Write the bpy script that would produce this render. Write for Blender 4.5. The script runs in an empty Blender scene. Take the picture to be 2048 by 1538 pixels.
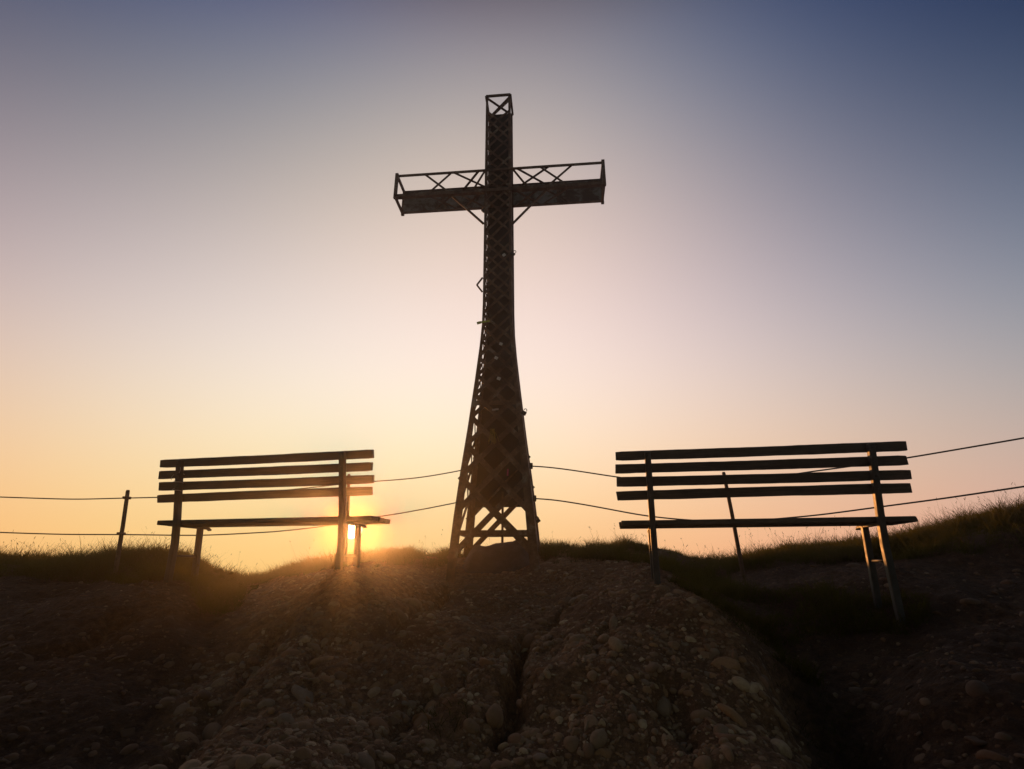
import bpy, bmesh, math
import numpy as np
from mathutils import Vector, Matrix

# ------------------------------------------------------------------ camera
S = bpy.context.scene
COL = S.collection
R = math.radians
FPX, PITCH, PW, PH = 1044.3, 0.34, 2048.0, 1538.0
cam_d = bpy.data.cameras.new('camera')
cam_d.sensor_fit = 'HORIZONTAL'
cam_d.sensor_width = 36.0
cam_d.lens = FPX / PW * 36.0
cam_d.clip_start = 0.05
cam_d.clip_end = 2000.0
cam = bpy.data.objects.new('camera', cam_d)
COL.objects.link(cam)
cam.location = (0, 0, 0)
cam.rotation_euler = (math.pi / 2 + PITCH, 0, 0)
S.camera = cam

SUN_DIR = Vector((-0.2830, 0.9567, 0.0675)).normalized()      # towards the sun
SUN_E, SUN_C = 4.5, (1.0, 0.38, 0.095)
HAZE_D, HAZE_G = 0.0043, 0.935
SUN_EL = math.asin(SUN_DIR.z)
SUN_AZ = math.atan2(SUN_DIR.x, SUN_DIR.y)                      # from +Y towards +X

# ------------------------------------------------------------------ sky
world = bpy.data.worlds.new("World")
S.world = world
world.use_nodes = True
wt = world.node_tree
for n in list(wt.nodes):
    wt.nodes.remove(n)


class NT:
    """small helper for writing node trees"""
    def __init__(self, tree):
        self.t = tree

    def node(self, kind, **kw):
        n = self.t.nodes.new(kind)
        for k, v in kw.items():
            setattr(n, k, v)
        return n

    def put(self, sock, v):
        if isinstance(v, bpy.types.NodeSocket):
            self.t.links.new(v, sock)
        else:
            sock.default_value = v

    def math(self, op, a, b=None, c=None, clamp=False):
        n = self.node('ShaderNodeMath', operation=op, use_clamp=clamp)
        for i, v in enumerate((a, b, c)):
            if v is not None:
                self.put(n.inputs[i], v)
        return n.outputs[0]

    def vmath(self, op, a, b=None, c=None, out=0):
        n = self.node('ShaderNodeVectorMath', operation=op)
        for i, v in enumerate((a, b, c)):
            if v is not None:
                self.put(n.inputs[i], v)
        return n.outputs[out]

    def mix(self, fac, a, b, blend='MIX'):
        n = self.node('ShaderNodeMix', data_type='RGBA', blend_type=blend)
        self.put(n.inputs['Factor'], fac)
        self.put(n.inputs['A'], a)
        self.put(n.inputs['B'], b)
        return n.outputs['Result']

    def ramp(self, fac, stops, interp='LINEAR'):
        n = self.node('ShaderNodeValToRGB')
        cr = n.color_ramp
        cr.interpolation = interp
        while len(cr.elements) < len(stops):
            cr.elements.new(0.5)
        for e, (p, c) in zip(cr.elements, stops):
            e.position = p
            e.color = (*c, 1) if len(c) == 3 else c
        self.put(n.inputs['Fac'], fac)
        return n.outputs['Color']

    def mapr(self, v, a, b, c=0.0, d=1.0, kind='SMOOTHSTEP'):
        n = self.node('ShaderNodeMapRange', interpolation_type=kind)
        self.put(n.inputs['Value'], v)
        n.inputs['From Min'].default_value = a
        n.inputs['From Max'].default_value = b
        n.inputs['To Min'].default_value = c
        n.inputs['To Max'].default_value = d
        return n.outputs['Result']


def lin(c):
    c = np.asarray(c, float) / 255.0
    return np.where(c <= 0.04045, c / 12.92, ((c + 0.055) / 1.055) ** 2.4)


# dusk sky colours observed at (elevation, azimuth) in degrees, fitted by a smooth polynomial
SKY = [
    (-3, -46, 246, 178, 108), (1.4, -43, 251, 190, 116), (3.2, -41, 254, 203, 128), (10.9, -42, 244, 214, 184), (20.9, -45, 211, 191, 179),
    (32.2, -48, 157, 151, 155), (41.9, -51, 102, 104, 125),
    (-3, -18, 250, 196, 118), (1.8, -16.5, 253, 208, 136), (6.7, -17, 254, 222, 175), (14, -17.7, 254, 235, 211), (27, -19, 242, 220, 205),
    (41.3, -21, 185, 174, 171), (52.8, -24, 112, 113, 131),
    (4.5, 4, 253, 207, 144), (2.6, -8, 254, 206, 132), (5, 37, 226, 180, 150),
    (-3, 17, 240, 172, 128), (1.8, 16.6, 246, 184, 140), (4, 16.8, 251, 196, 146), (6.7, 17, 253, 206, 162), (14, 17.8, 245, 219, 196),
    (26.9, 19.3, 218, 200, 190), (41.3, 21.4, 165, 158, 164), (52.8, 24, 101, 104, 125),
    (1.4, 42, 222, 165, 145), (5.1, 43.5, 218, 178, 155), (10.5, 44.8, 197, 178, 165), (20.1, 47, 150, 150, 160), (31, 50.5, 97, 104, 130), (40.3, 54, 53, 68, 96),
]
sk = np.array(SKY, float)
E_, A_ = sk[:, 0] / 30.0, sk[:, 1] / 45.0


def sky_terms(e, a):
    return [e * 0 + 1, e, e * e, e ** 3, a, a * a, e * a, e * a * a, e * e * a, a ** 3, e ** 4, e ** 5, e ** 3 * a, e * a ** 3, e * e * a * a]


Xs = np.stack(sky_terms(E_, A_), 1)
Ys = np.log(lin(sk[:, 2:5]))
SKY_C = np.linalg.lstsq(np.vstack([Xs, 0.02 * np.eye(Xs.shape[1])]), np.vstack([Ys, np.zeros((Xs.shape[1], 3))]), rcond=None)[0]

w = NT(wt)
tc = w.node('ShaderNodeTexCoord')
dirv = w.vmath('NORMALIZE', tc.outputs['Generated'])
sep = w.node('ShaderNodeSeparateXYZ')
w.put(sep.inputs[0], dirv)
el = w.math('MULTIPLY', w.math('ARCSINE', sep.outputs['Z']), 180 / math.pi)
az = w.math('MULTIPLY', w.math('ARCTAN2', sep.outputs['X'], sep.outputs['Y']), 180 / math.pi)
e1 = w.math('DIVIDE', w.math('MINIMUM', w.math('MAXIMUM', el, -4.0), 56.0), 30.0)
a1 = w.math('DIVIDE', w.math('MINIMUM', w.math('MAXIMUM', az, -56.0), 58.0), 45.0)
e2 = w.math('MULTIPLY', e1, e1)
a2 = w.math('MULTIPLY', a1, a1)
terms = [None, e1, e2, w.math('MULTIPLY', e2, e1), a1, a2, w.math('MULTIPLY', e1, a1), w.math('MULTIPLY', e1, a2),
         w.math('MULTIPLY', e2, a1), w.math('MULTIPLY', a2, a1), w.math('MULTIPLY', e2, e2)]
terms += [w.math('MULTIPLY', terms[10], e1), w.math('MULTIPLY', terms[3], a1), w.math('MULTIPLY', terms[9], e1), w.math('MULTIPLY', e2, a2)]
acc = tuple(SKY_C[0])
for k in range(1, len(terms)):
    acc = w.vmath('MULTIPLY_ADD', terms[k], tuple(SKY_C[k]), acc)
sv = w.node('ShaderNodeSeparateXYZ')
w.put(sv.inputs[0], acc)
cmb = w.node('ShaderNodeCombineXYZ')
for i in range(3):
    w.put(cmb.inputs[i], w.math('EXPONENT', sv.outputs[i]))
front = cmb.outputs[0]
# the sky behind and overhead: Nishita dusk sky with the same sun
nish = w.node('ShaderNodeTexSky', sky_type='NISHITA')
nish.sun_disc = False
nish.sun_elevation = SUN_EL
nish.sun_rotation = SUN_AZ
nish.air_density = 1.0
nish.dust_density = 1.5
nish.ozone_density = 3.0
back = w.vmath('SCALE', nish.outputs[0])
back.node.inputs['Scale'].default_value = 0.13
back = w.vmath('MULTIPLY', back, (1.5, 0.88, 0.52))
# 0 in the half of the sky round the sun, 1 behind the viewer and at the zenith
kb = w.mapr(w.math('ABSOLUTE', az), 58, 125)
kz = w.mapr(el, 51, 72)
sky_col = w.mix(w.math('MAXIMUM', kb, kz), front, back)
# sun disc and its aureole in the sky
sky_col = w.mix(w.mapr(el, -3.5, -16.0), sky_col, (0.075, 0.058, 0.050, 1))      # hazy dark land far below
cs = w.vmath('DOT_PRODUCT', dirv, tuple(SUN_DIR), out=1)
ang = w.math('MULTIPLY', w.math('ARCCOSINE', w.math('MINIMUM', cs, 1.0)), 180 / math.pi)
disc = w.mapr(ang, 0.6, 1.1, 1.0, 0.0)
# the haze box below adds forward-scattered sunlight over the last metres: the sky behind it carries that much less
den = w.math('POWER', w.math('MULTIPLY_ADD', cs, -2 * HAZE_G, 1 + HAZE_G ** 2), 1.5)
lobe = w.math('DIVIDE', SUN_E * HAZE_D * 7.6 * (1 - HAZE_G ** 2) / (4 * math.pi), den)
less = w.vmath('SUBTRACT', sky_col, w.vmath('MULTIPLY', lobe, SUN_C))
# soft floor: (x + sqrt(x^2 + k^2)) / 2
sq = w.vmath('MULTIPLY_ADD', less, less, w.vmath('MULTIPLY', w.vmath('MULTIPLY', sky_col, sky_col), (0.16, 0.16, 0.16)))
sqs = w.node('ShaderNodeSeparateXYZ')
w.put(sqs.inputs[0], sq)
sqc = w.node('ShaderNodeCombineXYZ')
for i in range(3):
    w.put(sqc.inputs[i], w.math('SQRT', sqs.outputs[i]))
base = w.vmath('MULTIPLY', w.vmath('ADD', less, sqc.outputs[0]), (0.5, 0.5, 0.5))
tot = w.vmath('MULTIPLY_ADD', disc, (9.0, 7.6, 5.0), w.vmath('MULTIPLY', base, (0.97, 0.965, 0.965)))
bg = w.node('ShaderNodeBackground')
w.put(bg.inputs['Color'], tot)
bg.inputs['Strength'].default_value = 1.0
wo = w.node('ShaderNodeOutputWorld')
wt.links.new(bg.outputs[0], wo.inputs['Surface'])

# ------------------------------------------------------------------ sun
sl = bpy.data.lights.new('sun', 'SUN')
sl.energy = SUN_E
sl.angle = R(1.3)
sl.color = SUN_C
sun = bpy.data.objects.new('sun', sl)
COL.objects.link(sun)
sun.location = SUN_DIR * 60
sun.rotation_euler = SUN_DIR.to_track_quat('Z', 'Y').to_euler()

S.view_settings.view_transform = 'Standard'
S.view_settings.look = 'None'
S.view_settings.exposure = 0.0
S.view_settings.gamma = 1.0
S.view_settings.use_curve_mapping = False
S.cycles.use_denoising = True
S.cycles.denoiser = 'OPENIMAGEDENOISE'
S.cycles.denoising_input_passes = 'RGB_ALBEDO_NORMAL'
S.cycles.use_adaptive_sampling = False
world.cycles.sampling_method = 'NONE'
S.cycles.max_bounces = 6
S.cycles.volume_bounces = 0
S.cycles.sample_clamp_indirect = 4.0

# ------------------------------------------------------------------ helpers
rng = np.random.default_rng(11)


def ray(px, py):
    a = (px - PW / 2) / FPX
    b = -(py - PH / 2) / FPX
    c, s = math.cos(PITCH), math.sin(PITCH)
    return np.array([a, c - b * s, s + b * c])


def at(px, py, Y):
    """design helper: the place at depth Y that the photograph shows at (px, py)"""
    d = ray(px, py)
    return d * (Y / d[1])


def proj(P):
    P = np.asarray(P, float)
    c, s = math.cos(PITCH), math.sin(PITCH)
    d = P[..., 1] * c + P[..., 2] * s
    u = -P[..., 1] * s + P[..., 2] * c
    d = np.where(d < 0.05, 0.05, d)
    return PW / 2 + FPX * P[..., 0] / d, PH / 2 - FPX * u / d


def tag(o, label=None, cat=None, group=None, kind=None):
    if label: o['label'] = label
    if cat: o['category'] = cat
    if group: o['group'] = group
    if kind: o['kind'] = kind
    return o


def empty(name, loc, rz=0.0):
    o = bpy.data.objects.new(name, None)
    o.empty_display_size = 0.1
    o.location = loc
    o.rotation_euler = (0, 0, rz)
    COL.objects.link(o)
    return o


def worn_plank(x0, x1, wide, thick, seed):
    """plank along x, slightly bowed, with uneven edges and ends; returns points and faces (wide along z)"""
    r = np.random.default_rng(seed)
    n = 41
    xs = np.linspace(x0, x1, n)
    bow = r.normal(0, 0.003) * (1 - (2 * (xs - x0) / (x1 - x0) - 1) ** 2) + r.normal(0, 0.0018) * np.linspace(-1, 1, n)
    wob = [np.convolve(r.normal(0, 0.0022, n + 4), np.ones(5) / 5, 'valid') for _ in range(4)]
    vs, fs = [], []
    for k in range(n):
        end = 0.004 * r.random() if k in (0, n - 1) else 0.0
        for c, (sy, sz) in enumerate(((-1, -1), (1, -1), (1, 1), (-1, 1))):
            vs.append((xs[k] + (r.normal(0, 0.003) if k in (0, n - 1) else 0), sy * thick / 2, bow[k] + sz * (wide / 2 - end) + wob[c][k]))
    for k in range(n - 1):
        for c in range(4):
            c2 = (c + 1) % 4
            fs.append((4 * k + c, 4 * k + 4 + c, 4 * k + 4 + c2, 4 * k + c2))
    e = 4 * (n - 1)
    return vs, fs + [(0, 1, 2, 3), (e + 3, e + 2, e + 1, e)]


class MB:
    """collects boxes, bars, tubes and strips for one mesh"""
    def __init__(self):
        self.v = []
        self.f = []

    def add(self, vs, fs):
        n = len(self.v)
        self.v += [tuple(map(float, p)) for p in vs]
        self.f += [tuple(n + i for i in q) for q in fs]
        return self

    def box(self, c, s):
        x, y, z = c
        a, b, h = s[0] / 2, s[1] / 2, s[2] / 2
        vs = [(x + i * a, y + j * b, z + k * h) for k in (-1, 1) for j in (-1, 1) for i in (-1, 1)]
        return self.add(vs, [(0, 2, 3, 1), (4, 5, 7, 6), (0, 1, 5, 4), (2, 6, 7, 3), (0, 4, 6, 2), (1, 3, 7, 5)])

    def bar(self, p, q, wide, thick, face):
        """flat bar from p to q; 'face' is the direction its broad side looks"""
        p, q, face = Vector(p), Vector(q), Vector(face)
        d = (q - p).normalized()
        n = (face - d * face.dot(d)).normalized()
        s = d.cross(n) * (wide / 2)
        n = n * (thick / 2)
        vs = [e + i * s + j * n for e in (p, q) for i, j in ((-1, -1), (1, -1), (1, 1), (-1, 1))]
        return self.add(vs, [(3, 2, 1, 0), (4, 5, 6, 7), (0, 1, 5, 4), (1, 2, 6, 5), (2, 3, 7, 6), (3, 0, 4, 7)])

    def tube(self, pts, r, n=8, cap=True):
        pts = [Vector(p) for p in pts]
        rs = r if isinstance(r, (list, tuple)) else [r] * len(pts)
        ref = Vector((0, 0, 1)) if abs((pts[-1] - pts[0]).normalized().z) < 0.9 else Vector((1, 0, 0))
        vs, fs = [], []
        for i, p in enumerate(pts):
            d = (pts[min(i + 1, len(pts) - 1)] - pts[max(i - 1, 0)]).normalized()
            a = d.cross(ref).normalized()
            b = d.cross(a)
            for k in range(n):
                t = 2 * math.pi * k / n
                vs.append(p + (a * math.cos(t) + b * math.sin(t)) * rs[i])
        for i in range(len(pts) - 1):
            for k in range(n):
                k2 = (k + 1) % n
                fs.append((i * n + k, i * n + k2, (i + 1) * n + k2, (i + 1) * n + k))
        if cap:
            fs.append(tuple(range(n - 1, -1, -1)))
            fs.append(tuple((len(pts) - 1) * n + k for k in range(n)))
        return self.add(vs, fs)

    def build(self, name, mat, parent=None, bevel=0.0, smooth=False, off=(0, 0, 0)):
        me = bpy.data.meshes.new(name)
        me.from_pydata([(a - off[0], b - off[1], c - off[2]) for a, b, c in self.v], [], self.f)
        me.validate()
        bm = bmesh.new()
        bm.from_mesh(me)
        bmesh.ops.recalc_face_normals(bm, faces=bm.faces)
        bm.to_mesh(me)
        bm.free()
        if smooth:
            me.polygons.foreach_set('use_smooth', [True] * len(me.polygons))
        me.materials.append(mat)
        o = bpy.data.objects.new(name, me)
        COL.objects.link(o)
        if parent is not None:
            o.parent = parent
        if bevel:
            m = o.modifiers.new('bevel', 'BEVEL')
            m.width = bevel
            m.segments = 2
            m.limit_method = 'ANGLE'
        return o


def tri_mesh(name, V, T, mat, smooth=False):
    me = bpy.data.meshes.new(name)
    me.vertices.add(len(V))
    me.vertices.foreach_set('co', np.ascontiguousarray(V, np.float32).ravel())
    me.loops.add(T.size)
    me.loops.foreach_set('vertex_index', np.ascontiguousarray(T, np.int32).ravel())
    me.polygons.add(len(T))
    me.polygons.foreach_set('loop_start', np.arange(0, T.size, T.shape[1], dtype=np.int32))
    me.polygons.foreach_set('use_smooth', np.full(len(T), smooth))
    me.update(calc_edges=True)
    me.materials.append(mat)
    o = bpy.data.objects.new(name, me)
    COL.objects.link(o)
    return o


def children(o):
    return [c for c in bpy.data.objects if c.parent == o]


def copy_tree(o, parent=None):
    c = o.copy()
    COL.objects.link(c)
    if parent is not None:
        c.parent = parent
    for ch in children(o):
        copy_tree(ch, c)
    return c


# ------------------------------------------------------------------ materials
def mat(name, build):
    m = bpy.data.materials.new(name)
    m.use_nodes = True
    t = m.node_tree
    for n in list(t.nodes):
        t.nodes.remove(n)
    k = NT(t)
    out = k.node('ShaderNodeOutputMaterial')
    t.links.new(build(k), out.inputs['Surface'])
    return m


def bsdf(k, col, rough, metal=0.0, bump=None, spec=0.5):
    b = k.node('ShaderNodeBsdfPrincipled')
    k.put(b.inputs['Base Color'], col)
    k.put(b.inputs['Roughness'], rough)
    k.put(b.inputs['Metallic'], metal)
    b.inputs['Specular IOR Level'].default_value = spec
    if bump is not None:
        k.put(b.inputs['Normal'], bump)
    return b.outputs[0]


def noise(k, scale, detail=5, rough=0.6, vec=None, dist=0.0):
    n = k.node('ShaderNodeTexNoise')
    n.inputs['Scale'].default_value = scale
    n.inputs['Detail'].default_value = detail
    n.inputs['Roughness'].default_value = rough
    n.inputs['Distortion'].default_value = dist
    if vec is None:
        vec = k.node('ShaderNodeTexCoord').outputs['Object']
    k.put(n.inputs['Vector'], vec)
    return n.outputs['Fac']


def bump(k, h, strength, dist, prev=None):
    b = k.node('ShaderNodeBump')
    k.put(b.inputs['Height'], h)
    b.inputs['Strength'].default_value = strength
    b.inputs['Distance'].default_value = dist
    if prev is not None:
        k.put(b.inputs['Normal'], prev)
    return b.outputs[0]


def m_rust(k):
    n1 = noise(k, 7, 8, 0.65)
    n2 = noise(k, 42, 5, 0.7)
    c = k.ramp(n1, [(0.33, (0.028, 0.014, 0.010)), (0.46, (0.105, 0.052, 0.032)), (0.56, (0.18, 0.10, 0.062)), (0.66, (0.25, 0.215, 0.18))])
    c = k.mix(k.mapr(n2, 0.45, 0.75), c, (0.07, 0.038, 0.025, 1))
    return bsdf(k, c, 0.72, 0.1, bump(k, n2, 0.5, 0.003))


def m_plate(k):
    n1 = noise(k, 4.5, 8, 0.7, dist=0.4)
    n2 = noise(k, 30, 6, 0.7)
    c = k.ramp(n1, [(0.38, (0.23, 0.225, 0.225)), (0.47, (0.16, 0.145, 0.135)), (0.53, (0.07, 0.033, 0.02)), (0.7, (0.03, 0.015, 0.010))])
    c = k.mix(k.mapr(n2, 0.5, 0.8), c, (0.03, 0.018, 0.014, 1))
    return bsdf(k, c, 0.65, 0.2, bump(k, n2, 0.3, 0.002))


def m_sheet(k):
    n1 = noise(k, 5, 8, 0.7, dist=0.4)
    n2 = noise(k, 30, 6, 0.7)
    c = k.ramp(n1, [(0.35, (0.014, 0.011, 0.010)), (0.5, (0.009, 0.005, 0.004)), (0.7, (0.004, 0.003, 0.002))])
    return bsdf(k, c, 0.75, 0.0, bump(k, n2, 0.3, 0.002), 0.3)


def m_wood(k):
    tcn = k.node('ShaderNodeTexCoord').outputs['Object']
    mp = k.node('ShaderNodeMapping')
    mp.inputs['Scale'].default_value = (1.2, 22, 22)
    k.put(mp.inputs['Vector'], tcn)
    g = noise(k, 4.0, 8, 0.7, mp.outputs[0], 0.5)
    b = noise(k, 3.0, 3, 0.5)
    c = k.ramp(g, [(0.3, (0.025, 0.017, 0.012)), (0.5, (0.06, 0.041, 0.028)), (0.68, (0.105, 0.08, 0.06))])
    c = k.mix(k.mapr(b, 0.35, 0.75), c, (0.034, 0.024, 0.017, 1))
    return bsdf(k, c, 0.75, 0.0, bump(k, g, 0.6, 0.003))


def m_steel(k):
    n = noise(k, 18, 6, 0.6)
    c = k.ramp(n, [(0.35, (0.022, 0.022, 0.023)), (0.65, (0.046, 0.046, 0.046))])
    return bsdf(k, c, k.mapr(n, 0.3, 0.7, 0.5, 0.65), 0.2, bump(k, n, 0.15, 0.001))


def m_post(k):
    n = noise(k, 25, 6, 0.7)
    c = k.ramp(n, [(0.3, (0.04, 0.024, 0.016)), (0.65, (0.13, 0.08, 0.05))])
    return bsdf(k, c, 0.8, 0.0, bump(k, n, 0.5, 0.003))


def m_flat(col, rough=0.5, metal=0.0):
    def f(k):
        n = noise(k, 60, 3, 0.6)
        c = k.mix(k.mapr(n, 0.35, 0.7), (*[x * 0.75 for x in col], 1), (*col, 1))
        return bsdf(k, c, rough, metal)
    return f


def m_earth(k):
    pos = k.node('ShaderNodeNewGeometry').outputs['Position']
    n1 = noise(k, 1.6, 6, 0.6, pos)
    n2 = noise(k, 22, 8, 0.72, pos)
    n3 = noise(k, 110, 6, 0.75, pos)
    vo = k.node('ShaderNodeTexVoronoi')
    vo.inputs['Scale'].default_value = 58
    k.put(vo.inputs['Vector'], pos)
    c = k.ramp(n2, [(0.28, (0.078, 0.036, 0.017)), (0.5, (0.209, 0.104, 0.046)), (0.72, (0.404, 0.213, 0.101))])
    c = k.mix(k.mapr(n1, 0.4, 0.7), c, (0.155, 0.075, 0.034, 1))
    c = k.mix(k.math('MULTIPLY', k.mapr(n3, 0.5, 0.72), 0.55), c, (0.466, 0.271, 0.144, 1))
    at_ = k.node('ShaderNodeAttribute', attribute_name='undimmed')
    c = k.mix(at_.outputs['Fac'], k.mix(1.0, c, (0.30, 0.28, 0.28, 1), 'MULTIPLY'), c)      # shade painted in: ground colour darkened either side of the central spur
    h = bump(k, vo.outputs['Distance'], 0.8, 0.012)
    h = bump(k, n2, 0.9, 0.03, h)
    h = bump(k, n3, 0.9, 0.008, h)
    return bsdf(k, c, 0.92, 0.0, h, 0.25)


def m_stone(k):
    pos = k.node('ShaderNodeNewGeometry').outputs['Position']
    rnd = k.node('ShaderNodeNewGeometry').outputs['Random Per Island']
    n = noise(k, 45, 7, 0.7, pos)
    n2 = noise(k, 9, 5, 0.7, pos)
    c = k.ramp(rnd, [(0.0, (0.146, 0.077, 0.040)), (0.2, (0.248, 0.138, 0.068)), (0.4, (0.335, 0.207, 0.112)), (0.54, (0.233, 0.162, 0.105)), (0.68, (0.364, 0.188, 0.078)),
                     (0.82, (0.277, 0.131, 0.068)), (0.93, (0.451, 0.300, 0.165)), (1.0, (0.553, 0.388, 0.230))])
    c = k.mix(k.mapr(n, 0.3, 0.75, 0.0, 0.55), c, (0.175, 0.092, 0.044, 1))
    c = k.mix(k.mapr(n2, 0.45, 0.68, 0.0, 0.7), c, (0.204, 0.110, 0.052, 1))
    at_ = k.node('ShaderNodeAttribute', attribute_name='undimmed')
    c = k.mix(at_.outputs['Fac'], k.mix(1.0, c, (0.42, 0.40, 0.40, 1), 'MULTIPLY'), c)      # stones off the spur darkened too, as painted shade
    return bsdf(k, c, 0.8, 0.0, bump(k, n, 0.7, 0.006), 0.35)


def m_grass(k):
    rnd = k.node('ShaderNodeNewGeometry').outputs['Random Per Island']
    c = k.ramp(rnd, [(0.0, (0.004, 0.006, 0.002)), (0.45, (0.008, 0.011, 0.003)), (0.8, (0.014, 0.017, 0.005)), (1.0, (0.04, 0.03, 0.013))])
    d = k.node('ShaderNodeBsdfDiffuse')
    k.put(d.inputs['Color'], c)
    t = k.node('ShaderNodeBsdfTranslucent')
    k.put(t.inputs['Color'], k.mix(0.55, c, (0.19, 0.165, 0.022, 1)))
    m = k.node('ShaderNodeMixShader')
    m.inputs[0].default_value = 0.5
    k.t.links.new(d.outputs[0], m.inputs[1])
    k.t.links.new(t.outputs[0], m.inputs[2])
    return m.outputs[0]


M = {
    'rust': mat('rusty_iron', m_rust), 'plate': mat('flaking_plate', m_plate), 'sheet': mat('blackened_sheet', m_sheet), 'wood': mat('weathered_wood', m_wood),
    'steel': mat('galvanised_steel', m_steel), 'post': mat('old_post', m_post), 'earth': mat('conglomerate', m_earth),
    'stone': mat('stones', m_stone), 'grass': mat('grass_blades', m_grass),
    'cable': mat('wire_rope', m_flat((0.05, 0.045, 0.04), 0.6, 0.5)),
    'dark': mat('dark_lock', m_flat((0.03, 0.028, 0.03), 0.5, 0.3)),
    'brass': mat('pale_lock', m_flat((0.82, 0.8, 0.76), 0.45, 0.1)),
    'string': mat('string_fibre', m_flat((0.5, 0.47, 0.42), 0.9)),
    'ribbon': mat('ribbon_cloth', m_flat((0.62, 0.72, 0.10), 0.8)),
    'pink': mat('pink_cloth', m_flat((0.5, 0.05, 0.22), 0.6)),
    'paper': mat('pale_label', m_flat((0.55, 0.5, 0.45), 0.8)),
    'straw': mat('dry_straw', m_flat((0.32, 0.24, 0.05), 0.9)),
    'concrete': None,
}


def m_concrete(k):
    pos = k.node('ShaderNodeNewGeometry').outputs['Position']
    n = noise(k, 9, 8, 0.7, pos)
    n2 = noise(k, 90, 5, 0.7, pos)
    c = k.ramp(n, [(0.35, (0.055, 0.048, 0.046)), (0.7, (0.095, 0.085, 0.081))])
    return bsdf(k, c, 0.9, 0.0, bump(k, n2, 0.6, 0.006, bump(k, n, 0.6, 0.03)), 0.25)


M['concrete'] = mat('rough_concrete', m_concrete)

# ------------------------------------------------------------------ terrain
CP = [at(*q) for q in [
    # crest that makes the skyline
    (-300, 1108, 5.5), (0, 1112, 5.3), (130, 1119, 5.4), (200, 1120, 5.3), (290, 1106, 5.2), (345, 1112, 5.2), (390, 1126, 5.2), (430, 1138, 5.1),
    (470, 1152, 5.0), (510, 1158, 5.0), (560, 1149, 5.0), (600, 1139, 5.1), (650, 1133, 5.2), (720, 1126, 5.4), (780, 1116, 5.5), (830, 1113, 5.6),
    (880, 1120, 5.8), (940, 1122, 6.2), (1000, 1120, 6.3), (1060, 1112, 6.2), (1100, 1099, 6.0), (1200, 1100, 5.8), (1270, 1090, 5.6),
    (1310, 1096, 5.4), (1360, 1111, 5.2), (1420, 1127, 5.0), (1460, 1123, 4.9), (1540, 1106, 4.8), (1620, 1098, 4.7), (1700, 1090, 4.6),
    (1770, 1083, 4.5), (1830, 1074, 4.4), (1900, 1056, 4.35), (1960, 1040, 4.3), (2048, 1021, 4.2), (2300, 950, 4.2),
    # bench and cross feet
    (333, 1158, 4.05), (395, 1146, 4.35), (680, 1142, 3.82), (714, 1132, 4.15), (1314, 1164, 3.58), (1302, 1150, 3.9), (1800, 1252, 3.35), (1762, 1190, 3.65),
    (897, 1172, 4.72), (1078, 1143, 4.72), (930, 1145, 5.0), (1060, 1135, 5.1), (995, 1150, 4.9),
    # the central spur
    (1024, 1200, 4.15), (1024, 1250, 3.6), (1024, 1300, 3.24), (1024, 1400, 2.78), (1024, 1538, 2.36),
    (800, 1150, 4.6), (740, 1145, 4.4), (800, 1200, 3.95), (800, 1300, 3.16), (800, 1400, 2.68), (800, 1538, 2.25),
    (1200, 1140, 4.4), (1250, 1180, 3.75), (1250, 1250, 3.28), (1250, 1400, 2.72), (1250, 1538, 2.32),
    (1340, 1170, 3.55), (1400, 1200, 3.2), (1480, 1262, 2.88), (1535, 1330, 2.62), (1600, 1460, 2.3), (1480, 1400, 2.52), (1400, 1300, 2.86),
    # the gully right of it and the far slope
    (1420, 1180, 4.05), (1500, 1225, 3.8), (1600, 1245, 3.55), (1700, 1262, 3.38), (1850, 1255, 3.25), (1565, 1305, 3.32), (1660, 1395, 2.95), (1750, 1510, 2.55),
    (1600, 1150, 4.25), (1800, 1140, 4.0), (1950, 1128, 3.9), (2048, 1115, 3.8), (1900, 1300, 2.9), (2048, 1300, 2.8), (1800, 1400, 2.5), (2048, 1450, 2.15),
    (1900, 1538, 2.0), (2250, 1300, 2.7),
    # left side
    (600, 1200, 3.9), (600, 1300, 3.1), (600, 1400, 2.55), (560, 1538, 2.0), (220, 1170, 4.0), (120, 1195, 4.1), (20, 1150, 4.5), (260, 1190, 3.6),
    (300, 1250, 3.25), (440, 1235, 3.7), (470, 1200, 4.1), (440, 1300, 3.1), (300, 1350, 2.8), (100, 1300, 3.05), (100, 1400, 2.5), (300, 1538, 2.0), (20, 1538, 2.0),
    (-200, 1350, 2.75),
]]
CP += [np.array(q, float) for q in
       [(x, y, z) for x in (-9, -6, -3, 0, 3, 6, 9) for y, z in ((7.6, -0.45), (9.0, -1.3), (11, -2.6))] +
       [(x, y, z) for x in (-5, -2.5, 0, 2.5, 5) for y, z in ((1.2, -0.84), (0.4, -1.08), (-1.5, -1.7), (-4, -2.6))] +
       [(-9, 1, -1.0), (9, 1, -0.8), (-9, 4, -0.3), (9, 4, 0.35), (-9, -4, -2.6), (9, -4, -2.4)]]
CP = np.array(CP)


def tps(r2):
    return np.where(r2 > 1e-12, 0.5 * r2 * np.log(r2 + 1e-12), 0.0)


_n = len(CP)
_d2 = ((CP[:, None, :2] - CP[None, :, :2]) ** 2).sum(-1)
_A = np.zeros((_n + 3, _n + 3))
_A[:_n, :_n] = tps(_d2) + 0.004 * np.eye(_n)
_A[:_n, _n] = 1
_A[:_n, _n + 1:] = CP[:, :2]
_A[_n:, :_n] = _A[:_n, _n:].T
_W = np.linalg.solve(_A, np.concatenate([CP[:, 2], np.zeros(3)]))


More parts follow.
